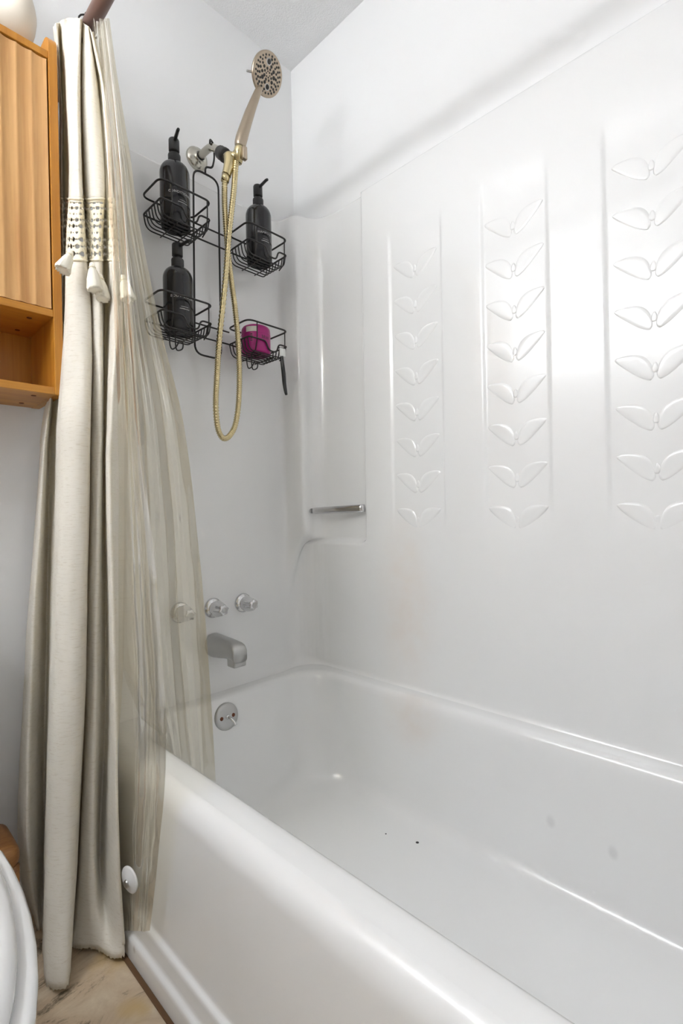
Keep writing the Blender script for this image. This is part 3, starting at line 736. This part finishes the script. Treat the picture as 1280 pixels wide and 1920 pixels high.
cloth_part('upper_cloth', 0, J0, 40); cloth_part('lower_cloth', J1, NJ, 150)
# crochet band with real holes
arc = [0.]
for i in range(1, NI * 6 + 1): arc.append(arc[-1] + (curt(i / 6, J0) - curt((i - 1) / 6, J0)).length)
na, nz = int(arc[-1] / .0014), 84
vsL, fsL = [], []
k = 0
for a_ in range(na + 1):
    s_ = arc[-1] * a_ / na
    while k < len(arc) - 2 and arc[k + 1] < s_: k += 1
    fi = (k + (s_ - arc[k]) / max(1e-9, arc[k + 1] - arc[k])) / 6
    for b_ in range(nz + 1): vsL.append(curt(fi, J0 + (J1 - J0) * b_ / nz))
def hole(s_, h_):                                        # s along, h down, metres
    for (pitch, rowh, r0, offs) in ((.016, .0150, .0036, 0), (.016, .0150, .0017, .5)):
        ri = int(h_ / rowh); lx = (s_ / pitch + .5 * (ri % 2) + offs) % 1 - .5; ly = (h_ / rowh) % 1 - .5
        if ri in (2, 5) and pitch: r = r0 * .55
        else: r = r0
        if (lx * pitch * .75) ** 2 + (ly * rowh * .75) ** 2 < r * r: return True
    return False
H = (curt(40, J0) - curt(40, J1)).length
for a_ in range(na):
    for b_ in range(nz):
        s_, h_ = arc[-1] * (a_ + .5) / na, H * (b_ + .5) / nz
        if .006 < h_ < H - .006 and hole(s_, h_): continue
        i0 = a_ * (nz + 1) + b_; fsL.append((i0, i0 + nz + 1, i0 + nz + 2, i0 + 1))
lace = mesh_obj('crochet_band', vsL, fsL, M['lace'], cur)
sm_ = lace.modifiers.new('thickness', 'SOLIDIFY'); sm_.thickness = .0016; sm_.offset = 0
for jj, nm in ((J0, 'upper_cord'), (J1, 'lower_cord')):
    MB().tube([curt(i / 3, jj) + Vector((-.001, -.0015, 0)) for i in range(NI * 3 + 1)], .0024, 6).build(nm, M['lace'], cur)
def tassel(x, y, z, lean, ln):
    t0 = Vector((x, y, z)); d_ = Vector((lean, -.15, -1)).normalized()
    tb = MB()
    prof_ = [(0, 0), (.004, .001), (.0055, .006), (.0045, .011), (.0065, .016), (.0088, .026), (.0108, .038), (.0122, ln - .004), (.0118, ln), (.008, ln - .002), (0, ln)]
    ax = d_; e1_ = ax.orthogonal().normalized(); e2_ = ax.cross(e1_); R_ = []
    for (r_, h_) in prof_[1:-1]:
        R_.append([t0 + ax * (h_ + (random.uniform(-.002, .002) if h_ > .04 else 0)) + r_ * (1 + (.22 * (j % 2) if h_ > .012 else 0)) * (1 if h_ < .02 else random.uniform(.93, 1.07)) * (math.cos(2 * PI * j / 30) * e1_ + math.sin(2 * PI * j / 30) * e2_) for j in range(30)])
    tb.rings(R_, True, True); o = tb.build('tassel', M['tassel'], cur)
    MB().tube([t0 + ax * .0105 + .0056 * (math.cos(2 * PI * j / 14) * e1_ + math.sin(2 * PI * j / 14) * e2_) for j in range(14)], .0014, 6, True).build('binding', M['lace'], o)
tassel(.350, 1.085, 1.419, -.42, .052); tassel(.383, 1.070, 1.402, .04, .060); tassel(.403, 1.080, 1.388, .02, .055)
tassel(.424, 1.018, 1.372, .14, .052)
# stitched side hem
MB().tube([curt(10 * NS, J1 + (NJ - 2 - J1) * j / 120) + Vector((-.001, -.001, 0)) for j in range(121)], .0030, 8).build('side_hem', M['cloth'], cur)

# ------------------------------------------------------------------ clear vinyl liner, one panel in the tub and one outside it
lin = tag(empty('shower_liner', (.45, 1.0, .1)), 'clear yellowish vinyl shower liner hanging beside the linen curtain', 'shower liner')
LINER_IN = [
  [[0.404, 1.1, 1.939], [0.394, 1.06, 1.904], [0.409, 1.085, 1.932], [0.399, 1.045, 1.896], [0.409, 1.06, 1.914], [0.395, 1.01, 1.869], [0.404, 1.02, 1.882], [0.393, 0.98, 1.846]],
  [[0.416, 1.1, 1.804], [0.406, 1.06, 1.774], [0.421, 1.085, 1.798], [0.412, 1.045, 1.768], [0.423, 1.06, 1.784], [0.409, 1.01, 1.745], [0.418, 1.02, 1.757], [0.408, 0.98, 1.726]],
  [[0.423, 1.1, 1.648], [0.416, 1.06, 1.624], [0.433, 1.085, 1.646], [0.425, 1.045, 1.621], [0.439, 1.06, 1.636], [0.426, 1.01, 1.604], [0.438, 1.02, 1.615], [0.429, 0.98, 1.59]],
  [[0.426, 1.1, 1.511], [0.42, 1.06, 1.492], [0.44, 1.085, 1.511], [0.434, 1.045, 1.491], [0.45, 1.06, 1.504], [0.438, 1.01, 1.479], [0.453, 1.02, 1.489], [0.444, 0.98, 1.469]],
  [[0.438, 1.1, 1.284], [0.436, 1.06, 1.273], [0.461, 1.085, 1.286], [0.458, 1.045, 1.274], [0.479, 1.06, 1.284], [0.471, 1.01, 1.268], [0.49, 1.02, 1.276], [0.485, 0.98, 1.264]],
  [[0.442, 1.1, 1.076], [0.446, 1.06, 1.071], [0.477, 1.085, 1.078], [0.48, 1.045, 1.073], [0.508, 1.06, 1.078], [0.505, 1.01, 1.071], [0.531, 1.02, 1.075], [0.532, 0.98, 1.07]],
  [[0.44, 1.1, 0.82], [0.448, 1.06, 0.821], [0.483, 1.085, 0.818], [0.49, 1.045, 0.819], [0.523, 1.06, 0.817], [0.524, 1.01, 0.818], [0.556, 1.02, 0.816], [0.56, 0.98, 0.817]],
  [[0.435, 1.1, 0.578], [0.446, 1.06, 0.583], [0.484, 1.085, 0.57], [0.494, 1.045, 0.575], [0.53, 1.06, 0.564], [0.534, 1.01, 0.572], [0.57, 1.02, 0.563], [0.578, 0.98, 0.568]],
]
LINER_IN.append([[.53, 1.15, .33], [.53, 1.09, .31], [.54, 1.12, .30], [.54, 1.05, .29], [.565, 1.08, .28], [.56, 1.02, .27], [.59, 1.03, .265], [.58, .96, .26]])
LINER_OUT = [
  [[0.399, 1.063, 1.904], [0.401, 1.058, 1.901], [0.395, 1.031, 1.878], [0.4, 1.033, 1.883], [0.395, 1.009, 1.863], [0.398, 1.006, 1.863]],
  [[0.399, 1.023, 1.597], [0.401, 1.014, 1.593], [0.395, 0.984, 1.575], [0.4, 0.982, 1.577], [0.395, 0.956, 1.561], [0.398, 0.95, 1.559]],
  [[0.399, 1.001, 1.248], [0.401, 0.988, 1.245], [0.395, 0.956, 1.235], [0.4, 0.951, 1.235], [0.395, 0.923, 1.226], [0.398, 0.914, 1.224]],
  [[0.399, 0.996, 1.005], [0.401, 0.978, 1.003], [0.395, 0.942, 0.999], [0.4, 0.933, 0.999], [0.395, 0.901, 0.995], [0.398, 0.888, 0.994]],
  [[0.399, 1.009, 0.741], [0.401, 0.977, 0.743], [0.395, 0.927, 0.749], [0.4, 0.905, 0.75], [0.395, 0.862, 0.754], [0.398, 0.838, 0.756]],
  [[0.399, 1.026, 0.417], [0.401, 0.985, 0.429], [0.395, 0.927, 0.45], [0.4, 0.898, 0.457], [0.395, 0.848, 0.474], [0.398, 0.819, 0.482]],
  [[0.399, 1.038, 0.197], [0.401, 1.003, 0.212], [0.395, 0.95, 0.239], [0.4, 0.926, 0.248], [0.395, 0.881, 0.271], [0.398, 0.856, 0.282]],
  [[0.399, 1.035, 0.041], [0.401, 1.01, 0.054], [0.395, 0.968, 0.082], [0.4, 0.952, 0.088], [0.395, 0.915, 0.112], [0.398, 0.897, 0.121]],
]
def sheet(name, G_, ns, nt, amp):
    g = [[Vector(p) for p in r] for r in G_]
    for p in g[0]: p.z = min(p.z, 1.916)                 # hangs just under the rod
    r_ = [catmull(q, ns) for q in g]; c_ = [catmull([r[j] for r in r_], nt) for j in range(len(r_[0]))]
    for col_ in c_:
        for p in col_:
            n_ = noise.noise(Vector((p.x * 30, p.y * 30, p.z * 9 + 3))) * amp + noise.noise(Vector((p.x * 70, p.y * 70, p.z * 30))) * amp * .35
            p += Vector((-.6, -.8, 0)) * n_
            if p.z < .42 and name == 'outer_panel': p.x = min(p.x, .4005)
            if p.z < .40 and name == 'inner_panel': p.x = max(p.x, .522)
    return MB().grid(c_).build(name, M['vinyl'], lin)
inn = sheet('inner_panel', LINER_IN, 10, 12, .004); outp = sheet('outer_panel', LINER_OUT, 12, 12, .003)
sc = Vector((.388, .957, .190)); sn = Vector((-.98, -.18, 0)).normalized()
cup = MB().lathe([(0, .006), (.008, .007), (.012, .004), (.022, .0025), (.0245, .001), (.0245, -.001), (0, -.001)], sc, sn, 36).build('suction_cup', M['white_plastic'], lin)
MB().lathe([(0, .0105), (.006, .010), (.0075, .0075), (.0075, .005)], sc + Vector((0, 0, -.004)), sn, 20).build('cup_knob', M['dull_chrome'], cup)

# ------------------------------------------------------------------ oak cabinet above the toilet
CX0, CX1, CY0, CY1 = -.24, .352, 1.155, 1.334
cab = tag(empty('wall_cabinet', (.05, 1.25, 1.13)), 'oak wall cabinet with a fluted door and an open shelf', 'cabinet')
def side(x0, x1, nm):
    out = [(CY0, 1.139), (CY1, 1.139), (CY1, 1.80)]
    out += [(CY1, 1.905)]
    for i in range(9):
        a_ = PI / 2 * i / 8; out.append((CY0 + .028 - .028 * math.sin(a_), 1.877 + .028 * math.cos(a_)))
    vs_ = [Vector((x0, y, z)) for y, z in out] + [Vector((x1, y, z)) for y, z in out]; n_ = len(out)
    fs_ = [tuple(range(n_)), tuple(reversed(range(n_, 2 * n_)))] + [(j, n_ + j, n_ + (j + 1) % n_, (j + 1) % n_) for j in range(n_)]
    o = fix(MB().add(vs_, fs_).build(nm, M['wood_case'], cab, False))
    bv = o.modifiers.new('soft_edge', 'BEVEL'); bv.width = .0012; bv.segments = 2; bv.limit_method = 'ANGLE'
side(CX1 - .017, CX1, 'side_panel'); side(CX0, CX0 + .017, 'side_panel')
ix0, ix1 = CX0 + .017, CX1 - .017
MB().box((ix0, CY0 + .002, 1.848), (ix1, CY1, 1.863), .001).build('top_board', M['wood_case'], cab, False)
MB().box((ix0, CY0 + .002, 1.303), (ix1, CY1, 1.318), .001).build('middle_shelf', M['wood_in'], cab, False)
MB().box((ix0, CY0 + .002, 1.140), (ix1, CY1, 1.155), .001).build('bottom_shelf', M['wood_in'], cab, False)
MB().box((ix0, CY1 - .006, 1.155), (ix1, CY1, 1.848)).build('back_panel', M['wood_case'], cab, False)
def door(x0, x1):
    dm = MB(); n_ = 120
    F = [[], [], [], []]
    for i in range(n_ + 1):
        x = x0 + (x1 - x0) * i / n_; y = CY0 + .003 + .0032 * (abs(math.sin(PI * (x - x1) / .0275)) ** .8)
        for k_, (yy, z) in enumerate(((CY0 + .018, 1.3205), (y, 1.3205), (y, 1.845), (CY0 + .018, 1.845))): F[k_].append(Vector((x, yy, z)))
    for k_ in range(3): dm.grid([F[k_], F[k_ + 1]])
    dm.add([F[0][0], F[1][0], F[2][0], F[3][0]], [(0, 1, 2, 3)]); dm.add([F[0][-1], F[1][-1], F[2][-1], F[3][-1]], [(0, 1, 2, 3)])
    sharp(fix(dm.build('door', M['wood_door'], cab)), 50)
door(ix0 + .003, .0545); door(.0575, ix1 - .0032)
for (x, y, z) in ((.300, 1.195, 1.3025), (.300, 1.29, 1.3025), (.305, 1.195, 1.1395), (.305, 1.29, 1.1395)):
    MB().lathe([(0, .0004), (.0045, .0006), (.005, 0), (.005, -.002)], (x, y, z), (0, 0, -1), 12).build('screw', M['rust'], cab)
# ring vase on the cabinet
vz = tag(empty('ring_vase', (.215, 1.235, 1.863)), 'cream ceramic ring vase on top of the oak cabinet', 'vase')
vm = MB(); P = []
for i in range(48):
    a_ = 2 * PI * i / 48; row = []
    tr_ = .036 - .008 * math.sin(a_)
    for j in range(21):
        b_ = 2 * PI * j / 20; rad = .084 + tr_ * math.cos(b_)
        row.append(Vector((.215 + rad * math.cos(a_), 1.235 + tr_ * 1.1 * math.sin(b_), max(1.8635, 1.976 + rad * math.sin(a_)))))
    P.append(row)
vm.grid(P, close_u=True).build('ring', M['ceramic'], vz)
MB().lathe([(.022, 0), (.018, .02), (.016, .05), (.020, .07), (.017, .07), (.013, .05), (.013, .02)], (.215, 1.235, 2.080), (0, 0, 1), 28).build('neck', M['ceramic'], vz)

# ------------------------------------------------------------------ toilet
TX = -.02
toi = tag(empty('toilet', (TX, .95, 0)), 'white toilet with its lid down beside the curtain', 'toilet')
def oval(hw, yf, yb, z, n=48, sq=2.2):
    yc = .80; P_ = []
    for j in range(n):
        a_ = 2 * PI * j / n; c_, s_ = math.cos(a_), math.sin(a_)
        x = hw * math.copysign(abs(c_) ** (2 / sq), c_); y = (yb - yc if s_ > 0 else yc - yf) * math.copysign(abs(s_) ** (2 / (sq if s_ <= 0 else 3.5)), s_)
        P_.append(Vector((TX + x, yc + y, z)))
    return P_
lidR = [oval(.168, .432, .95, .4135), oval(.1695, .430, .952, .417), oval(.169, .431, .952, .426), oval(.164, .437, .948, .433), oval(.155, .448, .94, .4375), oval(.13, .48, .92, .440), oval(.06, .6, .88, .4415)]
fix(MB().rings(lidR, True, True).build('lid', M['porcelain'], toi))
fix(MB().rings([oval(.183, .412, .955, .392), oval(.187, .408, .957, .396), oval(.187, .408, .957, .405), oval(.183, .413, .955, .411), oval(.172, .425, .95, .4125)], True, True).build('seat', M['porcelain'], toi))
bw = [oval(.10, .60, 1.05, 0), oval(.105, .59, 1.05, .02), oval(.10, .60, 1.05, .06), oval(.105, .57, 1.05, .14), oval(.13, .51, 1.02, .22), oval(.162, .44, .99, .30), oval(.180, .415, .97, .35), oval(.184, .41, .965, .375), oval(.182, .412, .96, .390), oval(.15, .45, .95, .391)]
fix(MB().rings(bw, True, True).build('bowl', M['porcelain'], toi))
MB().box((TX - .155, 1.12, .36), (TX + .155, 1.325, .72), .018, 3).build('tank', M['porcelain'], toi)
MB().box((TX - .165, 1.108, .72), (TX + .165, 1.330, .755), .01, 3).build('tank_lid', M['porcelain'], toi)
MB().box((TX - .11, .93, .12), (TX + .11, 1.20, .36), .02, 3).build('pedestal', M['porcelain'], toi)
for s_ in (-1, 1): MB().lathe([(.012, 0), (.013, .004), (.012, .018), (0, .02)], (TX + s_ * .075, .955, .405), (0, 0, 1), 20).build('hinge', M['porcelain'], toi)
MB().tube([(TX - .12, 1.112, .67), (TX - .12, 1.095, .67), (TX - .07, 1.09, .665)], .006, 12).build('flush_lever', M['chrome'], toi)
st = tag(empty('wooden_stand', (.20, 1.21, 0)), 'small brown wooden stand behind the toilet by the curtain', 'stand')
MB().box((.150, 1.135, .195), (.2535, 1.262, .244), .02, 5).build('top', M['wood_small'], st)
for x in (.162, .242):
    for y in (1.15, 1.247): MB().tube([(x, y, 0), (x, y, .20)], [.008, .010], 12).build('leg', M['wood_small'], st)
